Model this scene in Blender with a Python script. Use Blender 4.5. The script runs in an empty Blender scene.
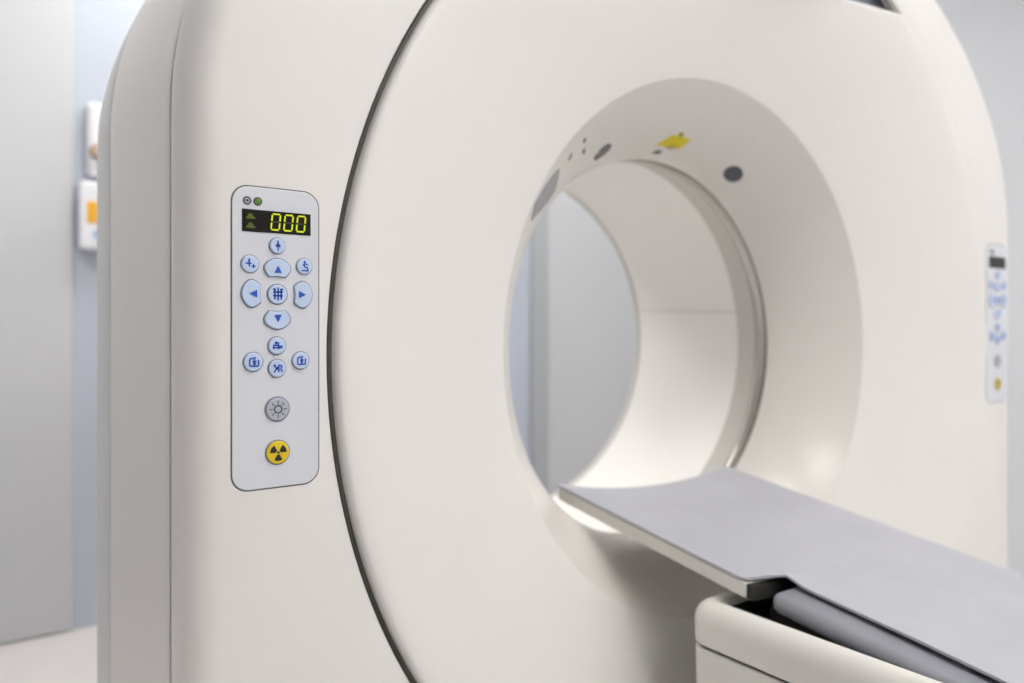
import bpy, bmesh, math
from math import sin, cos, tan, pi, radians as R, hypot, sqrt, atan2
import random
random.seed(4)
scene = bpy.context.scene
COL = scene.collection

# ------------------------------------------------------------------ camera
ZA = 1.0                                    # height of the bore axis above the floor
F, YAW, V0 = 763.22, 0.62545, 328.17        # focal length in pixels, heading, horizon row
CAM = (-1.04556, -0.84343, 0.02839)         # relative to the bore axis (z) and the bore rim plane (y)
cd = bpy.data.cameras.new('camera'); cam = bpy.data.objects.new('camera', cd); COL.objects.link(cam)
cam.location = (CAM[0], CAM[1], CAM[2] + ZA); cam.rotation_euler = (pi/2, 0, -YAW)
cd.sensor_width = 36; cd.lens = F/1024*36; cd.shift_y = (V0-341.5)/1024
cd.clip_start = 0.02
cd.dof.use_dof = True; cd.dof.focus_distance = 0.74; cd.dof.aperture_fstop = 3.0
scene.camera = cam

# ------------------------------------------------------------------ world and exposure
w = bpy.data.worlds.new('world'); scene.world = w; w.use_nodes = True
w.node_tree.nodes['Background'].inputs[0].default_value = (0.9, 0.95, 1, 1)
w.node_tree.nodes['Background'].inputs[1].default_value = 0.3
vs = scene.view_settings
vs.view_transform = 'Standard'; vs.look = 'None'; vs.gamma = 1; vs.use_curve_mapping = False
vs.exposure = 0.55
LAMP = 9.9                                  # strength of every ceiling light panel

# ------------------------------------------------------------------ pixel -> place
_s, _c = sin(YAW), cos(YAW)
def ray(u, v):
    a = (u-512)/F
    return (_s+a*_c, _c-a*_s, (V0-v)/F)
def on_y(u, v, y):
    d = ray(u, v); t = (y-CAM[1])/d[1]
    return (CAM[0]+t*d[0], y, CAM[2]+t*d[2])

# ------------------------------------------------------------------ materials
def mat(name, col, rough=0.5, metal=0.0, noise=0.0, nscale=40, bump=0.0, bscale=200, emit=None, estr=0, coat=0.0, aniso=None):
    m = bpy.data.materials.new(name); m.use_nodes = True
    nt = m.node_tree; b = nt.nodes['Principled BSDF']
    b.inputs['Base Color'].default_value = (*col, 1); b.inputs['Roughness'].default_value = rough
    b.inputs['Metallic'].default_value = metal
    b.inputs['Coat Weight'].default_value = coat; b.inputs['Coat Roughness'].default_value = 0.12
    tc = nt.nodes.new('ShaderNodeTexCoord')
    if noise:
        n = nt.nodes.new('ShaderNodeTexNoise'); n.inputs['Scale'].default_value = nscale; n.inputs['Detail'].default_value = 5
        r = nt.nodes.new('ShaderNodeValToRGB')
        r.color_ramp.elements[0].position = 0.3; r.color_ramp.elements[1].position = 0.7
        r.color_ramp.elements[0].color = (*[max(0, c*(1-noise)) for c in col], 1)
        r.color_ramp.elements[1].color = (*[min(1, c*(1+noise)) for c in col], 1)
        if aniso:
            mp = nt.nodes.new('ShaderNodeMapping'); mp.inputs['Scale'].default_value = aniso
            nt.links.new(tc.outputs['Object'], mp.inputs[0]); nt.links.new(mp.outputs[0], n.inputs['Vector'])
        else:
            nt.links.new(tc.outputs['Object'], n.inputs['Vector'])
        nt.links.new(n.outputs['Fac'], r.inputs[0]); nt.links.new(r.outputs[0], b.inputs['Base Color'])
    if bump:
        n2 = nt.nodes.new('ShaderNodeTexNoise'); n2.inputs['Scale'].default_value = bscale; n2.inputs['Detail'].default_value = 4
        bp = nt.nodes.new('ShaderNodeBump'); bp.inputs['Strength'].default_value = bump; bp.inputs['Distance'].default_value = 0.002
        nt.links.new(tc.outputs['Object'], n2.inputs['Vector'])
        nt.links.new(n2.outputs['Fac'], bp.inputs['Height']); nt.links.new(bp.outputs[0], b.inputs['Normal'])
    if emit:
        b.inputs['Emission Color'].default_value = (*emit, 1); b.inputs['Emission Strength'].default_value = estr
    return m
M = {
 'shell': mat('cream_plastic', (.80, .775, .745), .38, noise=.012, nscale=6, bump=.03, bscale=260),
 'shell_side': mat('cream_plastic_side', (.79, .765, .735), .42, noise=.012, nscale=6, bump=.03, bscale=260),
 'funnel': mat('white_funnel_plastic', (.745, .715, .67), .25, noise=.01, nscale=6),
 'tunnel': mat('white_tunnel_plastic', (.92, .90, .86), .35, noise=.01, nscale=6),
 'rear': mat('grey_white_plastic', (.69, .70, .69), .45),
 'beige': mat('beige_ring_plastic', (.62, .605, .555), .5),
 'steel': mat('brushed_steel', (.50, .475, .445), .22, metal=1.0, noise=.12, nscale=30, aniso=(1, 40, 1)),
 'gasket': mat('dark_rubber', (.115, .117, .11), .55),
 'gap': mat('black_gap', (.02, .019, .017), .8),
 'topgrey': mat('charcoal_plastic', (.11, .115, .15), .4, noise=.03),
 'plate': mat('panel_film', (.70, .715, .76), .3, bump=.05, bscale=900),
 'blue': mat('pale_blue_button', (.56, .67, .87), .25),
 'ink': mat('blue_ink', (.012, .09, .52), .5),
 'lightgrey': mat('grey_button', (.46, .49, .55), .35),
 'rim': mat('button_well', (.22, .24, .30), .4),
 'dkink': mat('dark_ink', (.05, .055, .075), .5),
 'yellow': mat('yellow_button', (.78, .56, .015), .3),
 'black': mat('black_ink', (.012, .011, .01), .5),
 'screen': mat('display_glass', (.012, .011, .008), .15),
 'digit': mat('lit_digit', (.3, .35, 0), .4, emit=(.62, .70, .0), estr=.47),
 'dim': mat('dim_indicator', (.03, .06, .0), .4, emit=(.10, .16, .0), estr=.25),
 'ghost': mat('unlit_segment', (.035, .035, .015), .4),
 'led': mat('green_led', (.10, .20, .03), .3, emit=(.08, .4, .03), estr=.05),
 'window': mat('grey_laser_window', (.085, .085, .10), .25),
 'lens': mat('grey_lens_window', (.30, .30, .33), .25, noise=.06, nscale=30),
 'sticker': mat('yellow_sticker', (.72, .60, .01), .5, noise=.04, nscale=90),
 'stickerink': mat('sticker_print', (.35, .29, .01), .5),
 'cradle': mat('white_cradle', (.74, .72, .68), .4, noise=.01),
 'base': mat('table_plastic', (.80, .78, .74), .4, noise=.012, nscale=8),
 'mat': mat('grey_vinyl', (.50, .505, .55), .42, noise=.035, nscale=14, bump=.25, bscale=35),
 'cushion': mat('blue_grey_vinyl', (.29, .30, .335), .36, noise=.03, nscale=12),
 'wall': mat('grey_wall_paint', (.585, .59, .605), .6, noise=.01, nscale=3, bump=.02, bscale=300),
 'wallblue': mat('pale_blue_wall_strip', (.505, .545, .615), .5, noise=.01, nscale=3),
 'walltrim': mat('grey_metal_trim', (.42, .435, .46), .5),
 'wallright': mat('pale_blue_wall_paint', (.72, .74, .77), .6, noise=.01, nscale=3),
 'wallgrey': mat('mid_grey_wall_paint', (.42, .43, .45), .6, noise=.01, nscale=3),
 'floor': mat('pinkish_vinyl_floor', (.78, .73, .715), .3, noise=.03, nscale=5),
 'ceiling': mat('white_ceiling_tile', (.82, .82, .82), .8, bump=.2, bscale=120),
 'lamp': mat('lamp_diffuser', (.9, .9, .9), .5, emit=(1, .985, .96), estr=LAMP),
 'lampframe': mat('lamp_frame', (.75, .75, .75), .4),
 'whitebox': mat('white_abs', (.80, .80, .84), .35),
 'orange': mat('orange_label', (.82, .42, .02), .5),
 'paleblue': mat('pale_blue_mark', (.35, .50, .75), .5),
 'tan': mat('tan_plastic', (.50, .36, .24), .5),
}

M['screen'].node_tree.nodes['Principled BSDF'].inputs['Specular IOR Level'].default_value = .2

# ------------------------------------------------------------------ mesh helpers
class MB:
    """collects vertices / faces (world coordinates, z relative to the bore axis) and links them as ONE mesh object"""
    def __init__(s): s.v = []; s.f = []; s.m = []
    def add(s, vs, fs, mi=0):
        o = len(s.v); s.v += [tuple(v) for v in vs]; s.f += [tuple(i+o for i in f) for f in fs]; s.m += [mi]*len(fs)
    def box(s, x0, x1, y0, y1, z0, z1, mi=0):
        s.add([(x, y, z) for z in (z0, z1) for y in (y0, y1) for x in (x0, x1)],
              [(0,2,3,1), (4,5,7,6), (0,1,5,4), (2,6,7,3), (0,4,6,2), (1,3,7,5)], mi)
    def loft(s, rings, closed=True, mi=0, cap0=False, cap1=False):
        n = len(rings[0]); vs = [p for r in rings for p in r]; fs = []
        for k in range(len(rings)-1):
            for i in range(n if closed else n-1):
                j = (i+1) % n
                fs.append((k*n+i, k*n+j, (k+1)*n+j, (k+1)*n+i))
        if cap0: fs.append(tuple(range(n-1, -1, -1)))
        if cap1: fs.append(tuple((len(rings)-1)*n+i for i in range(n)))
        s.add(vs, fs, mi)
    def lathe(s, prof, a0=0, a1=360, n=160, mi=0, closed_prof=False, zc=lambda y: 0):
        full = abs(a1-a0-360) < 1e-6
        m = n if full else n+1
        rings = [[(r*cos(R(a0+(a1-a0)*i/n)), y, r*sin(R(a0+(a1-a0)*i/n))+zc(y)) for i in range(m)] for y, r in prof]
        if closed_prof: rings.append(rings[0])
        s.loft(rings, closed=full, mi=mi)
    def build(s, name, mats, parent=None, loc=None, smooth=True, ang=35, zoff=ZA, bevel=0, seg=2, solid=0):
        me = bpy.data.meshes.new(name)
        root = parent
        while root is not None and root.parent is not None: root = root.parent
        base = root.location if root is not None else (loc if loc is not None else (0, 0, 0))
        me.from_pydata([(x-base[0], y-base[1], z+zoff-base[2]) for x, y, z in s.v], [], s.f)
        for m in (mats if isinstance(mats, (list, tuple)) else [mats]): me.materials.append(M[m])
        me.polygons.foreach_set('material_index', s.m)
        bm = bmesh.new(); bm.from_mesh(me)
        bmesh.ops.remove_doubles(bm, verts=bm.verts, dist=1e-6)
        bmesh.ops.recalc_face_normals(bm, faces=bm.faces)
        bm.to_mesh(me); bm.free()
        if smooth:
            me.shade_smooth(); me.set_sharp_from_angle(angle=R(ang))
        o = bpy.data.objects.new(name, me); COL.objects.link(o)
        if parent is not None: o.parent = parent
        elif loc is not None: o.location = loc
        if solid:
            sm = o.modifiers.new('solid', 'SOLIDIFY'); sm.thickness = solid; sm.offset = -1
        if bevel:
            b = o.modifiers.new('bevel', 'BEVEL'); b.width = bevel; b.segments = seg; b.limit_method = 'ANGLE'; b.angle_limit = R(40)
            b.harden_normals = False
        return o
def tag(o, label=None, cat=None, group=None, kind=None):
    if label: o['label'] = label
    if cat: o['category'] = cat
    if group: o['group'] = group
    if kind: o['kind'] = kind
    return o
def empty(name, loc, label, cat, group=None):
    o = bpy.data.objects.new(name, None); COL.objects.link(o); o.location = loc; o.empty_display_size = .2
    return tag(o, label, cat, group)

# ------------------------------------------------------------------ room
XL, XR, YF, YB, ZF, ZC = -2.9, 2.15, -3.0, 2.14, -1.0, 1.75
def room(name, box, m):
    b = MB(); b.box(*box); return tag(b.build(name, m, smooth=False), kind='structure')
room('floor', (XL-.2, XR+.2, YF-.2, YB+.2, ZF-.1, ZF), 'floor')
room('ceiling', (XL-.2, XR+.2, YF-.2, YB+.2, ZC, ZC+.1), 'ceiling')
wb = room('wall_back', (XL-.2, XR+.2, YB, YB+.15, ZF, ZC), 'wallblue')
room('wall_right', (XR, XR+.15, YF, YB, ZF, ZC), 'wallright')
room('wall_left', (XL-.15, XL, YF, YB, ZF, ZC), 'wallgrey')
room('wall_front', (XL-.2, XR+.2, YF-.15, YF, ZF, ZC), 'wall')
def wall_piece(name, box, m):
    b = MB(); b.box(*box); b.build(name, m, parent=wb, smooth=False, bevel=.004)
YP = YB-.014
wall_piece('panel', (XL, -.737, YP, YB, ZF+.005, ZC), 'wall')
wall_piece('panel', (-.44, .93, YP, YB, ZF+.005, ZC), 'wall')
wall_piece('panel', (1.312, XR, YP, YB, ZF+.005, ZC), 'wall')
wall_piece('trim_strip', (1.218, 1.312, YB-.03, YB, ZF+.005, ZC), 'walltrim')

# ceiling light panels: the lights of the room
for i, (x, y) in enumerate([(-.75, -2.1), (.6, -2.1), (1.6, -2.2), (.0, -.95), (-1.4, .75), (-.35, 1.5), (1.0, 1.5)]):
    e = empty('ceiling_light', (x, y, ZA+ZC), 'square recessed ceiling light panel with a white diffuser', 'ceiling light', 'ceiling light panels')
    b = MB()
    for bx in ((-.32, .32, -.32, -.30), (-.32, .32, .30, .32), (-.32, -.30, -.30, .30), (.30, .32, -.30, .30)):
        b.box(x+bx[0], x+bx[1], y+bx[2], y+bx[3], ZC-.02, ZC)
    b.build('frame', 'lampframe', e, smooth=False)
    b = MB(); b.box(x-.298, x+.298, y-.298, y+.298, ZC-.012, ZC-.002); b.build('diffuser', 'lamp', e, smooth=False)

# ------------------------------------------------------------------ gantry
W, ZB = .883, -.95
def arch(y):                                # centre height and rise of the arched top at depth y
    t = max(0, min(1, (y+.03)/.35)); t2 = max(0, min(1, (y-.33)/.12))
    return .24+.055*t-.004*t2, .58+.02*t
ANG = sorted(set([2*pi*i/224 for i in range(224)] + [atan2(ZB, W) % (2*pi), atan2(ZB, -W) % (2*pi)]))
def outline(inset, y, ang=ANG):
    Z0, BT = arch(y); a, b, zb = W-inset, BT-inset, -ZB
    out = []
    for t in ang:
        dx, dz = cos(t), sin(t)
        ts = a/abs(dx) if abs(dx) > 1e-9 else 1e9
        z = ts*dz
        if z > Z0:
            A = (dx/a)**2+(dz/b)**2; B = -2*dz*Z0/b**2; C = (Z0/b)**2-1
            ts = (-B+sqrt(B*B-4*A*C))/(2*A)
        elif dz < 0: ts = min(ts, zb/-dz)
        out.append((ts*dx, y, ts*dz))
    return out
def circle(r, y, ang=ANG, zc=0): return [(r*cos(t), y, r*sin(t)+zc) for t in ang]
RX, RZ = .7375, .7235                       # half width and half height of the slightly oval disc
def ell(t, g=0): return 1/sqrt((cos(t)/(RX+g))**2+(sin(t)/(RZ+g))**2)
def ering(g, y, ang=ANG): return [(ell(t, g)*cos(t), y, ell(t, g)*sin(t)) for t in ang]
YS, RS, GAP, ZCUT = -.1075, .7375, .007, .617
G = empty('ct_scanner_gantry', (0, .2, 0), 'cream ring-shaped scanner gantry with a round tunnel and two keypads', 'scanner')
rr = .035
b = MB()
rings = [ering(GAP, -.06), ering(GAP, YS+.003), ering(GAP+.001, YS+.001), ering(GAP+.003, YS)]
rings += [outline(rr*(1-sin(R(k*15))), YS+rr*(1-cos(R(k*15)))) for k in range(7)]
rings += [outline(0, -.0645), outline(.001, -.0630), outline(.012, -.0625)]
b.loft(rings); b.build('front_cover', 'shell', G)
b = MB(); b.loft([outline(.0055, -.068), outline(.0055, -.045)]); b.build('cover_joint', 'gap', G)
b = MB()
b.loft([outline(.012, -.0525), outline(.001, -.052), outline(0, -.0500)] + [outline(0, -.03+.33*k/8) for k in range(9)] + [outline(.0015, .304), outline(.012, .305)])
b.build('side_cover', 'shell_side', G)
b = MB(); b.loft([outline(.003, .30), outline(.003, .320)]); b.build('cover_joint', 'gasket', G)
b = MB()
b.loft([outline(.012, .3135), outline(.0015, .314), outline(.000, .317), outline(.000, .38), outline(.002, .44), outline(.016, .49), outline(.034, .535), outline(.06, .56),
        outline(.1, .574), outline(.14, .578), circle(.42, .578), circle(.405, .577)])
b.build('rear_cover', 'rear', G)
b = MB(); b.box(-W+.05, W-.05, -.05, .5, ZF, ZB+.01); b.build('plinth', 'gasket', G, smooth=False, bevel=.004)

# ring gasket between front cover and the dished disc
b = MB(); b.loft([ering(-.006, -.100), ering(.003, -.1005), ering(GAP+.001, -.094)]); b.build('disc_gasket', 'gasket', G)
# dished round disc, cut flat along its top
YD = YS-.007
def ydish(r):
    t = max(0, min(1, (RS-.012-r)/(RS-.012-.4496)))
    return YD + (.0018-YD)*t**1.15
_tc = math.asin(ZCUT/RZ)
XCUT = RX*cos(_tc); _ta = atan2(ZCUT, XCUT)
DA = sorted(set(ANG + [_ta, pi-_ta]))
ZR = -.004                                  # the bore rim sits a little below the axis of the ring
def disc_ring(dr, dy, frac=None):
    out = []
    for t in DA:
        ro = ell(t) if sin(t)*ell(t) <= ZCUT+1e-6 else ZCUT/sin(t)
        r = ro-dr if frac is None else (ro-.009)+(.4496-ro+.009)*frac
        out.append((r*cos(t), ydish(r)+dy, r*sin(t)+(ZR*frac if frac else 0)))
    return out
b = MB()
rings = [[(x, -.06, z) for x, y, z in disc_ring(0, 0)], disc_ring(0, .007), disc_ring(.0006, .004), disc_ring(.0025, .0015), disc_ring(.005, .0003)]
rings += [disc_ring(0, 0, k/24) for k in range(25)]
b.loft(rings); b.build('front_disc', 'shell', G, ang=30)
# charcoal insert above the flat cut
b = MB()
n = 40; arc = [(ell(t, GAP)*cos(t), ell(t, GAP)*sin(t)) for t in [_ta-.012+(pi-2*_ta+.024)*i/n for i in range(n+1)]]
b.loft([[(x, -.088, z) for x, z in arc], [(x, -.088, ZCUT-.006) for x, z in arc]], closed=False)
b.build('top_insert', 'topgrey', G)
# funnel of the bore
R0, R1, Y1, Y3, R3, Y4, R4 = .4495, .348, .158, .245, .366, .578, .3861
def zcen(y):
    k = [(0, ZR), (Y1, -.008), (Y3, -.006), (Y4, 0)]
    for (a, p), (c, q_) in zip(k, k[1:]):
        if y <= c: return p+(q_-p)*max(0, (y-a)/(c-a))
    return 0
def rfun(y): return R1+(R0-R1)*(1-max(0, min(1, (y-.002)/(Y1-.002))))**1.45
b = MB(); b.loft([circle(rfun(y), y, DA, zcen(y)) for y in [.002+(Y1-.002)*k/16 for k in range(17)]]); b.build('bore_funnel', 'funnel', G)
b = MB(); b.lathe([(Y1-.004, R1+.0045), (Y1+.006, R1+.0045)], n=192, zc=zcen); b.build('ring_joint', 'gap', G)
b = MB(); b.lathe([(Y1+.0045, R1+.006), (Y1+.0045, R1), (Y1+.006, R1+.0035), (Y1+.012, R1+.004), (Y1+.015, R1+.001), (Y1+.022, R1), (Y1+.03, R1+.004), (Y1+.034, R1+.007)], n=192, zc=zcen)
b.build('steel_ring', 'steel', G, ang=60)
b = MB(); b.lathe([(Y1+.034, R1+.007), (Y1+.036, R1+.0075), (Y3-.004, R3-.002), (Y3, R3-.0015), (Y3+.002, R3)], n=192, zc=zcen); b.build('scan_window', 'beige', G)
def tunnel(a0, a1):
    b = MB(); b.lathe([(Y3+.002, R3)] + [(Y3+.002+(Y4-.012-Y3)*k/8, R3+(R4-.002-R3)*k/8) for k in range(1, 9)], a0, a1, 96, zc=zcen)
    b.build('tunnel_half', 'tunnel', G)
tunnel(11.35, 168.65); tunnel(168.95, 371.05)
b = MB(); b.lathe([(Y3, R3+.006), (Y4-.01, R4+.006)], n=128, zc=zcen); b.build('tunnel_joint', 'beige', G)
b = MB(); b.lathe([(Y4-.012, R4-.0015), (Y4-.011, R4-.004), (Y4-.004, R4-.005), (Y4+.003, R4-.003), (Y4+.006, R4+.003), (Y4+.005, R4+.012), (Y4-.001, R4+.02)], n=160)
b.build('rear_rim', 'beige', G, ang=60)

# marks on the funnel: (angle, y) patches lying on the cone
def cone_pt(a, y, off):
    ks = (rfun(y+.001)-rfun(y-.001))/.002; nl = hypot(1, ks); r = rfun(y)
    return ((r-off/nl)*cos(R(a)), y+off*ks/nl, (r-off/nl)*sin(R(a))+zcen(y))
def on_funnel(u, v):                         # (angle, y) where the line of sight meets the funnel
    d = ray(u, v); was = False; t = 0; last = None
    while t < 3:
        x, y, z = (CAM[i]+t*d[i] for i in range(3))
        if y > 0:
            inside = hypot(x, z-zcen(y)) < rfun(y)
            if was and not inside: break
            was = was or inside
            last = (math.degrees(atan2(z-zcen(y), x)), y)
        t += .0005
    return last
def cone_patch(name, pts, m, off=.0012):
    ca = sum(p[0] for p in pts)/len(pts); cy = sum(p[1] for p in pts)/len(pts)
    b = MB(); n = len(pts)
    base = [cone_pt(a, y, -.001) for a, y in pts]; top = [cone_pt(a, y, off) for a, y in pts]
    mid = [cone_pt(ca+(a-ca)*.5, cy+(y-cy)*.5, off) for a, y in pts]
    vs_ = base+top+mid+[cone_pt(ca, cy, off)]
    fs = []
    for i in range(n):
        j = (i+1) % n
        fs += [(i, j, n+j, n+i), (n+i, n+j, 2*n+j, 2*n+i), (2*n+i, 2*n+j, 3*n)]
    b.add(vs_, fs); return b.build(name, m, G, ang=50)
def oval(name, u, v, ra, ry, m, off=.0012, n=28):
    a, y = on_funnel(u, v); r = rfun(y)
    return cone_patch(name, [(a+math.degrees(ra/r)*cos(2*pi*k/n), y+ry*sin(2*pi*k/n)) for k in range(n)], m, off)
def quad(name, px, m, off=.0012, k=6):
    q = [on_funnel(*p) for p in px]; n = len(q)
    return cone_patch(name, [(q[i][0]+(q[(i+1) % n][0]-q[i][0])*j/k, q[i][1]+(q[(i+1) % n][1]-q[i][1])*j/k) for i in range(n) for j in range(k)], m, off)
oval('laser_window', 733, 174, .021, .015, 'window')
oval('laser_window', 602.5, 152, .019, .015, 'window')
quad('lens_window', [(531, 221), (535, 203), (544, 187), (554, 173), (559, 168), (558, 178), (555, 190), (548, 201), (540, 211)], 'lens')
tag(quad('warning_sticker', [(656, 145), (672, 135), (691, 139.5), (679, 149)], 'sticker'), label='yellow warning sticker')
quad('sticker_tab', [(678, 136.5), (682, 137.3), (684, 133), (680, 132.5)], 'stickerink')
for f in (.3, .5, .7):
    quad('printed_line', [(661+14*f, 143.5-8*f+6), (668+14*f, 145.8-8*f+6), (668.8+14*f, 145.2-8*f+6), (661.8+14*f, 142.9-8*f+6)], 'stickerink', .0016)
quad('small_slot', [(652, 153), (658, 153.6), (662, 151), (657, 150.4)], 'window')
quad('printed_mark', [(583, 143), (585, 142), (586, 138), (584, 138.5)], 'window', .0008)
quad('printed_mark', [(582.5, 154), (584.5, 153), (585, 148.5), (583, 149.5)], 'window', .0008)
quad('printed_mark', [(568, 161), (571, 159), (572.5, 152), (570, 154)], 'lens', .0008)

# ------------------------------------------------------------------ keypads
PXM = .00098
def poly_extrude(b, pts, y0, y1, mi=0, bev=.0008, crown=0.0):
    """pts (x, z) counter-clockwise; from y0 (back) to y1 (front, towards -y) with a bevelled front edge"""
    n = len(pts); cx = sum(p[0] for p in pts)/n; cz = sum(p[1] for p in pts)/n
    ext = max(hypot(p[0]-cx, p[1]-cz) for p in pts)
    def sc(k, y): return [(cx+(x-cx)*k, y, cz+(z-cz)*k) for x, z in pts]
    rings = [sc(1, y0), sc(1, y1+bev), sc(1-.3*bev/ext, y1+.35*bev), sc(1-bev/ext, y1), sc(1-1.3*bev/ext, y1-crown*.05), sc(.6, y1-crown*.6), sc(.3, y1-crown*.9)]
    b.loft(rings, mi=mi)
    b.add([(cx, y1-crown, cz)]+rings[-1], [(0, i+1, (i+1) % n+1) for i in range(n)], mi)
def circ(cx, cz, r, n=28): return [(cx+r*cos(2*pi*i/n), cz+r*sin(2*pi*i/n)) for i in range(n)]
def flat(b, pts, y, mi): b.add([(x, y, z) for x, z in pts], [tuple(range(len(pts)))], mi)
def stroke(b, p, q, wd, y, mi):
    dx, dz = q[0]-p[0], q[1]-p[1]; l = hypot(dx, dz) or 1e-9; nx, nz = -dz/l*wd/2, dx/l*wd/2
    flat(b, [(p[0]+nx, p[1]+nz), (p[0]-nx, p[1]-nz), (q[0]-nx, q[1]-nz), (q[0]+nx, q[1]+nz)], y, mi)
def ringflat(b, cx, cz, r0, r1, y, mi, n=24):
    a = circ(cx, cz, r0, n); c = circ(cx, cz, r1, n)
    b.add([(x, y, z) for x, z in a+c], [(i, (i+1) % n, n+(i+1) % n, n+i) for i in range(n)], mi)
ICON = {   # strokes in button-radius units (x0, z0, x1, z1), dots (x, z, r)
 'stand':   ([(0,.62,0,-.62), (-.3,.05,.3,.05), (-.22,-.2,0,.2), (.22,-.2,0,.2)], [(0,.3,.13)]),
 'move':    ([(-.55,.05,.1,.05), (-.15,.4,-.15,-.3), (.1,-.25,.5,-.25), (.3,-.02,.3,-.45)], [(-.15,.42,.12)]),
 'seated':  ([(-.05,.55,-.05,-.1), (-.05,-.1,.3,-.15), (.3,-.15,.3,-.55), (-.4,-.5,.45,-.5), (-.3,.1,-.05,.2), (.1,.3,.35,.15)], [(-.05,.5,.14)]),
 'centre':  ([(0,.6,0,-.6), (-.45,.2,.45,.2), (-.45,-.15,.45,-.15), (-.3,.45,-.3,-.5), (.3,.45,.3,-.5), (-.5,.45,-.2,.45), (.5,.45,.2,.45)], []),
 'couch':   ([(-.5,-.2,.5,-.2), (-.45,.05,.1,.05), (-.4,.05,-.4,-.35), (.1,.3,.1,-.35), (-.25,.3,.15,.3), (.15,-.05,.55,-.05)], [(-.15,.3,.16)]),
 'couch_in':([(-.4,.3,-.4,-.4), (-.4,-.4,.45,-.4), (.45,-.4,.45,.2), (-.4,.3,.2,.42), (-.15,.05,.25,.05), (-.1,-.15,.2,-.15), (.05,.3,.05,-.4)], []),
 'rotate':  ([(-.4,.35,.0,-.1), (-.4,-.4,.05,.2), (.1,.4,.1,-.4), (.1,.35,.45,.25), (.45,.25,.3,-.05), (.3,-.05,.5,-.4)], [(-.35,.3,.14)]),
}
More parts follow.
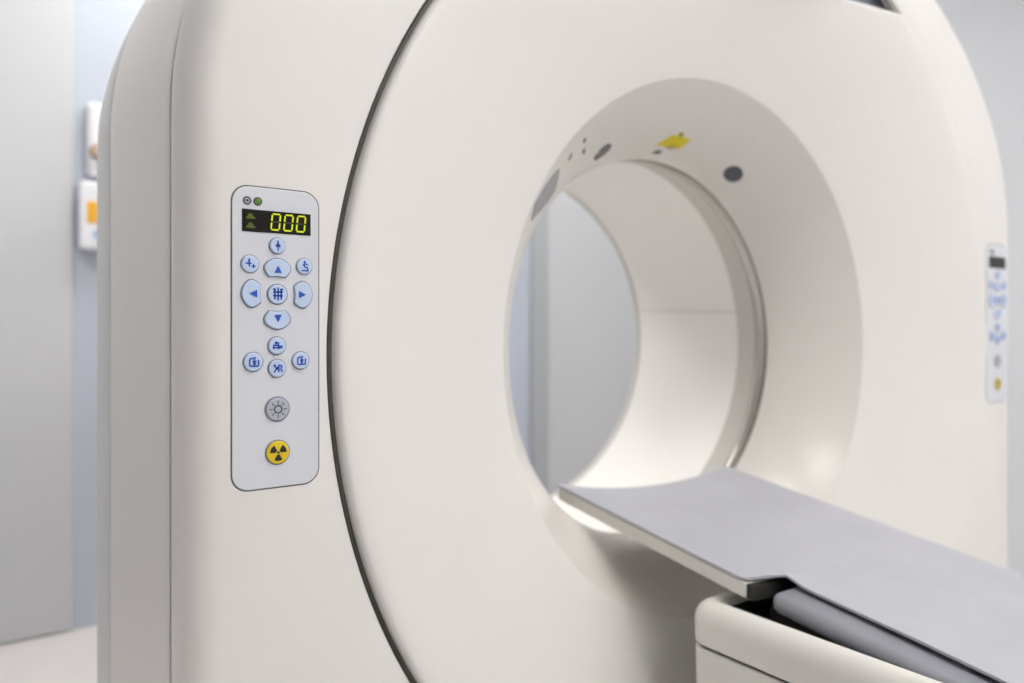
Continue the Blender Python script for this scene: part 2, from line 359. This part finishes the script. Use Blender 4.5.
def make_keypad(x0, x1, z0, z1, y, lit, label):
    """keypad plate spanning x0..x1, z0..z1; every button placed at its own fraction of the plate"""
    sx = (x1-x0)/.0845; sz = (z1-z0)/.2895; sc = (sx+sz)/2
    def P(u, v):                                   # photograph pixel of the near keypad -> plate position
        px, _, pz = on_y(u, v, -.1075)
        return (x0+(px+.839)*sx, z0+(pz+.126)*sz)
    def rrect(m, r, n=8):
        a0, a1, b0, b1 = x0-m, x1+m, z0-m, z1+m; out = []
        for cx, cz, s in ((a1-r, b0+r, 270), (a1-r, b1-r, 0), (a0+r, b1-r, 90), (a0+r, b0+r, 180)):
            out += [(cx+r*cos(R(s+90*k/n)), cz+r*sin(R(s+90*k/n))) for k in range(n+1)]
        return out
    b = MB(); poly_extrude(b, rrect(0, .0155*sc), y+.004, y-.0012, bev=.001)
    K = b.build('control_panel', 'plate', G); tag(K, label=label)
    b = MB(); poly_extrude(b, rrect(.0012, .0165*sc), y+.002, y-.0003, bev=.0003); b.build('panel_edge', 'gasket', K)
    yf = y-.0012
    U = PXM*sc
    # display
    c = [P(241.5, 208.6), P(310, 214.6), P(310, 235.2), P(241.5, 231)]
    dx0, dx1 = c[0][0], c[1][0]; dz1, dz0 = c[0][1], c[3][1]
    b = MB(); poly_extrude(b, [(dx0, dz0), (dx1, dz0), (dx1, dz1), (dx0, dz1)], y+.001, yf-.0008, bev=.0004)
    ys = yf-.0011; hh = (dz1-dz0)
    if lit:
        for k in range(3):
            cx = dx0+(dx1-dx0)*(.465+.187*k); zb = dz0+hh*.15; H = hh*.72; Wd = H*.52; sl = .1; t = H*.10
            def q(ax, az): return (cx-Wd/2+ax*Wd+az*H*sl, zb+az*H)
            g = .055
            for (p, r) in (((g, 1), (1-g, 1)), ((g, 0), (1-g, 0)), ((0, g), (0, .5-g)), ((0, .5+g), (0, 1-g)), ((1, g), (1, .5-g)), ((1, .5+g), (1, 1-g))):
                stroke(b, q(*p), q(*r), t, ys, 1)
            stroke(b, q(.12, .5), q(.88, .5), t*.7, ys, 3)
    for zc in (.68, .27):
        cx, cz = dx0+(dx1-dx0)*.115, dz0+hh*zc; r = hh*.13
        flat(b, circ(cx, cz, r, 12), ys, 2 if lit else 3)
        stroke(b, (cx-r*1.5, cz-r*.5), (cx+r*1.6, cz-r*.5), r*.7, ys-.0001, 2 if lit else 3)
    o = b.build('display', ['screen', 'digit', 'dim', 'ghost'], K, smooth=False)
    # indicator and led
    b = MB(); cx, cz = P(246.6, 200.6); poly_extrude(b, circ(cx, cz, 4.3*U), y+.001, yf-.0006, bev=.0004)
    ringflat(b, cx, cz, 2.7*U, 4*U, yf-.0009, 1); stroke(b, (cx-1.4*U, cz), (cx+1.4*U, cz), 2.2*U, yf-.0009, 1)
    b.build('indicator', ['lightgrey', 'dkink'], K)
    b = MB(); cx, cz = P(257.3, 201.6); poly_extrude(b, circ(cx, cz, 4.2*U), y+.001, yf-.0006, bev=.0004, crown=.0006)
    ringflat(b, cx, cz, 3.1*U, 4.2*U, yf-.0009, 1); b.build('status_led', ['led', 'dkink'], K)
    def button(u, v, rpx, icon, body='blue', ink='ink', rim='rim', h=.0026):
        cx, cz = P(u, v); r = rpx*U*1.07; b = MB()
        poly_extrude(b, circ(cx, cz, r), y+.001, yf-h*.35, mi=2, bev=.0006)
        poly_extrude(b, circ(cx, cz, r*.90), y+.001, yf-h, mi=0, bev=.0012)
        yi = yf-h-.0003
        if icon in ICON:
            ss, dd = ICON[icon]
            for x_0, z_0, x_1, z_1 in ss: stroke(b, (cx+x_0*r, cz+z_0*r), (cx+x_1*r, cz+z_1*r), r*.15, yi, 1)
            for dx, dz, dr in dd: flat(b, circ(cx+dx*r, cz+dz*r, dr*r, 12), yi-.0001, 1)
        elif icon == 'sun':
            ringflat(b, cx, cz, r*.24, r*.34, yi, 1)
            for k in range(8): stroke(b, (cx+.42*r*cos(k*pi/4), cz+.42*r*sin(k*pi/4)), (cx+.68*r*cos(k*pi/4), cz+.68*r*sin(k*pi/4)), r*.07, yi, 1)
        elif icon == 'trefoil':
            flat(b, circ(cx, cz, r*.1, 14), yi, 1)
            for a in (30, 150, 270):
                pts = [(cx+.18*r*cos(R(a-30)), cz+.18*r*sin(R(a-30)))] + [(cx+.66*r*cos(R(a-30+60*k/8)), cz+.66*r*sin(R(a-30+60*k/8))) for k in range(9)] + [(cx+.18*r*cos(R(a+30)), cz+.18*r*sin(R(a+30)))]
                flat(b, pts, yi, 1)
        b.build('button', [body, ink, rim], K)
    button(276.7, 246, 8, 'stand'); button(249.4, 264, 8.6, 'move'); button(303.6, 266.6, 8.2, 'seated')
    button(276.7, 294.3, 9.9, 'centre')
    button(276.2, 345.7, 8.9, 'couch'); button(252.6, 361.9, 9.4, 'couch_in'); button(299.9, 360.4, 8.8, 'couch_in'); button(276.5, 368.3, 8.9, 'rotate')
    button(276.8, 408.9, 11.8, 'sun', 'lightgrey', 'dkink')
    button(277, 452, 11.8, 'trefoil', 'yellow', 'black')
    # four arrow keys around the centre button: (radial, across) outline
    prof = [(-6.4, -8.5), (-5.7, 0), (-6.4, 8.5), (-3.2, 11.6), (0, 13.6), (3.2, 13.2), (6.2, 10.2), (8.6, 5.5), (9.6, 0), (8.6, -5.5), (6.2, -10.2), (3.2, -13.2), (0, -13.6), (-3.2, -11.6)]
    for u, v, a in ((276.7, 269.8, 90), (276.7, 318.2, 270), (252.4, 293.6, 180), (300.6, 294.8, 0)):
        cx, cz = P(u, v); ca, sa = cos(R(a)), sin(R(a)); b = MB()
        k = U*(.98 if a in (90, 270) else 1.0)
        def o2(f): 
            pts = [(cx+k*f*(1.2*p*ca-t*sa), cz+k*f*(1.2*p*sa+t*ca)) for p, t in prof]
            ar = sum(pts[i][0]*pts[(i+1) % len(pts)][1]-pts[(i+1) % len(pts)][0]*pts[i][1] for i in range(len(pts)))
            return pts if ar > 0 else pts[::-1]
        poly_extrude(b, o2(1.06), y+.001, yf-.0009, mi=2, bev=.0005)
        poly_extrude(b, o2(.97), y+.001, yf-.0026, mi=0, bev=.0012)
        e = 3.9*U; flat(b, [(cx+e*ca*1.05, cz+e*sa*1.05), (cx-e*.85*ca-e*.95*sa, cz-e*.85*sa+e*.95*ca), (cx-e*.85*ca+e*.95*sa, cz-e*.85*sa-e*.95*ca)], yf-.0031, 1)
        b.build('arrow_button', ['blue', 'ink', 'rim'], K)
make_keypad(-.839, -.7545, -.126, .1635, YS, True, 'lit control panel with yellow-green 000 display')
make_keypad(.748, .850, -.134, .211, YS, False, 'control panel with a dark blank display')

# ------------------------------------------------------------------ patient table
T = empty('patient_table', (0, -1.0, 0), 'white patient table with a tilted cradle reaching into the scanner tunnel', 'table')
BW, TZ, GZ, YE, YN = .24, -.341, -.400, -.138, -2.1
def rr_ring(hw, y0, y1, z, r, n=8):
    out = []
    for cx, cy, s in ((hw-r, y0+r, 270), (hw-r, y1-r, 0), (-hw+r, y1-r, 90), (-hw+r, y0+r, 180)):
        out += [(cx+r*cos(R(s+90*k/n)), cy+r*sin(R(s+90*k/n)), z) for k in range(n+1)]
    return out
def rr_loft(b, prof, **kw):          # prof: (inset, z)
    b.loft([rr_ring(BW-i, YN+i, YE-i, z, max(.026-i*.7, .004)) for i, z in prof], **kw)
b = MB()
rr_loft(b, [(.02, GZ+.002), (.003, GZ+.002), (0, GZ+.005), (-.001, TZ-.026), (0, TZ-.018), (.004, TZ-.009), (.010, TZ-.003), (.018, TZ), (.026, TZ-.001), (.030, TZ-.005), (.032, TZ-.012)])
b.build('top_cover', 'base', T)
b = MB(); rr_loft(b, [(.032, TZ-.012), (.032, TZ-.12)], cap1=True); b.build('trough_shade', 'gap', T)  # shade inside the trough, put in as black walls and floor
b = MB(); rr_loft(b, [(.006, GZ-.004), (.006, GZ+.004)]); b.build('cover_joint', 'gap', T)
b = MB(); rr_loft(b, [(.02, GZ-.002), (.003, GZ-.002), (0, GZ-.005), (.004, -.62), (.02, -.65), (.05, -.66)], cap1=True); b.build('lower_body', 'base', T)
b = MB(); b.box(-.15, .15, -1.6, -.5, ZF+.06, -.65); b.build('pedestal', 'base', T, smooth=False, bevel=.03, seg=4)
b = MB(); b.box(-.22, .22, -1.8, -.35, ZF, ZF+.07); b.build('foot_plate', 'base', T, smooth=False, bevel=.02, seg=3)

KT = .155
def ztop(y):                          # upper face of the cradle edge
    ye = -.62
    z = -.2495+KT*(max(y, ye)-.18)
    return z
def sag(y): return .021*max(0, min(1, (y+.40)/.5))
XW = .203
NX = 24
def slant(x, y):                      # the head end is cut a little askew
    return .042*max(0, min(1, (x+XW)/(2*XW)))*max(0, min(1, (y+.1)/.28))
def cradle_sec(y, top):
    out = []
    for i in range(NX+1):
        x = -XW+2*XW*i/NX; yy = y-slant(x, y)
        out.append((x, yy, ztop(yy)-sag(yy)*(1-(x/XW)**2)-(0 if top else .021)))
    return out
def slab_sections(b, secs_top, secs_bot):
    rings = [t+bt[::-1] for t, bt in zip(secs_top, secs_bot)]
    b.loft(rings, cap0=True, cap1=True)
yl = [.186-(.186+.205)*k/20 for k in range(21)]
b = MB(); slab_sections(b, [cradle_sec(y, True) for y in yl], [cradle_sec(y, False) for y in yl])
b.build('cradle', 'cradle', T, ang=40, bevel=.002)
yk = (-.2052, -.2152)
b = MB(); slab_sections(b, [[(x*.99, y, z-.0015) for x, y, z in cradle_sec(y, True)] for y in yk], [[(x*.99, y, z+.001) for x, y, z in cradle_sec(y, False)] for y in yk])
b.build('cradle_end_shade', 'gap', T, ang=40)  # added black slab, stands in for the dark hollow behind the cradle
yl2 = [-.2155-(1.95-.2155)*k/30 for k in range(31)]
b = MB()
def rail(y, top): return [(-.165+.33*i/NX, y, ztop(y)-sag(y)*(1-((-.165+.33*i/NX)/XW)**2)-(.034 if top else .05)) for i in range(NX+1)]
slab_sections(b, [rail(y, True) for y in yl2], [rail(y, False) for y in yl2]); b.build('cradle_carrier', 'gap', T, ang=40)

# cushion with rounded side under the sheet
CU = []
def cushion_ring(y, e=0.0):
    hw, th = .189-e, .026; n = 6; r = .0125-min(e, .012)*.6
    zt = ztop(y)-.002; out = []
    zb = zt-th+e*.6; zt2 = zt-e*.6
    r = min(r, (zt2-zb)/2-.0002)
    for cx, cz, s in ((-hw+r, zt2-r, 90), (-hw+r, zb+r, 180), (hw-r, zb+r, 270), (hw-r, zt2-r, 0)):
        for k in range(n+1):
            x = cx+r*cos(R(s+90*k/n)); out.append((x, y, cz+r*sin(R(s+90*k/n))-sag(y)*(1-(x/XW)**2)))
    return out
b = MB()
rings = [cushion_ring(-.2330, .010), cushion_ring(-.2335, .006), cushion_ring(-.236, .0025), cushion_ring(-.241, 0)] + [cushion_ring(-.236-(1.9-.236)*k/30) for k in range(1, 31)]
b.loft(rings, cap0=True, cap1=True)
c = b.build('table_cushion', 'cushion', loc=(0, -1.0, ZA-.45), ang=50)
tag(c, 'blue-grey cushion with a rounded edge lying under the sheet on the table', 'cushion')

# thin grey mat over cradle and cushion; its left border steps in where the cushion begins
def smooth(a, b_, x):
    t = max(0, min(1, (x-a)/(b_-a))); return t*t*(3-2*t)
MX, MY = 48, 150
def mat_pt(i, k):
    y = .1875-(1.88+.1875)*(k/MY)**1.6
    s = smooth(-.200, -.226, y)
    xl = -.2035+(.2035-.148)*s
    xr = .2035
    t = i/MX; x = xl+(xr-xl)*t
    y -= slant(x, y)
    z = ztop(y)+.0025-sag(y)*(1-min(1, (x/XW)**2))
    z += .0005*s
    e = max(0, 1-abs(x-xl)/.05)
    z += .006*e*math.exp(-((y+.228)/.018)**2) + .0015*e*e*s
    z -= .0012*max(0, 1-abs(x-xl)/.012)**2*(1-s)
    z += .0012*sin(9*x+14*y)*sin(23*y+4*x)*min(1, t*6)*min(1, (1-t)*6)
    return (x, y, z)
b = MB()
top = [[mat_pt(i, k) for i in range(MX+1)] for k in range(MY+1)]
b.loft([[(x, y, z+.0035) for x, y, z in r] + [(x, y, z) for x, y, z in r[::-1]] for r in top], cap0=True, cap1=True)
m = b.build('table_mat', 'mat', loc=(0, -1.0, ZA-.4), ang=50)
tag(m, 'thin grey vinyl mat draped along the table and dipping at its end in the tunnel', 'mat')

# ------------------------------------------------------------------ things on the back wall
WX = -.725
e = empty('wall_box', (WX+.07, YB-.02, ZA+.29), 'white plastic wall box with an orange square on the wall strip behind the gantry', 'wall box')
b = MB(); b.box(WX, WX+.14, YB-.075, YB, .295, .524); b.build('case', 'whitebox', e, smooth=False, bevel=.012, seg=3)
b = MB(); b.box(WX+.022, WX+.105, YB-.078, YB-.07, .382, .455); tag(b.build('label_square', 'orange', e, smooth=False, bevel=.002), label='orange square label')
b = MB(); poly_extrude(b, circ(WX+.052, .345, .013, 20), YB-.07, YB-.079); b.build('button', 'paleblue', e)
b = MB(); b.box(WX+.02, WX+.12, YB-.077, YB-.07, .484, .492); b.build('slot', 'lampframe', e, smooth=False)
e = empty('wall_fixture', (-.62, YB-.02, ZA+.55), 'white rounded wall fixture with a tan cap above the white box', 'wall fixture')
b = MB(); b.box(-.70, -.56, YB-.05, YB, .545, .80); b.build('plate', 'whitebox', e, smooth=False, bevel=.02, seg=4)
b = MB(); poly_extrude(b, circ(-.672, .628, .022, 24), YB-.045, YB-.085, bev=.006); b.build('cap', 'tan', e)
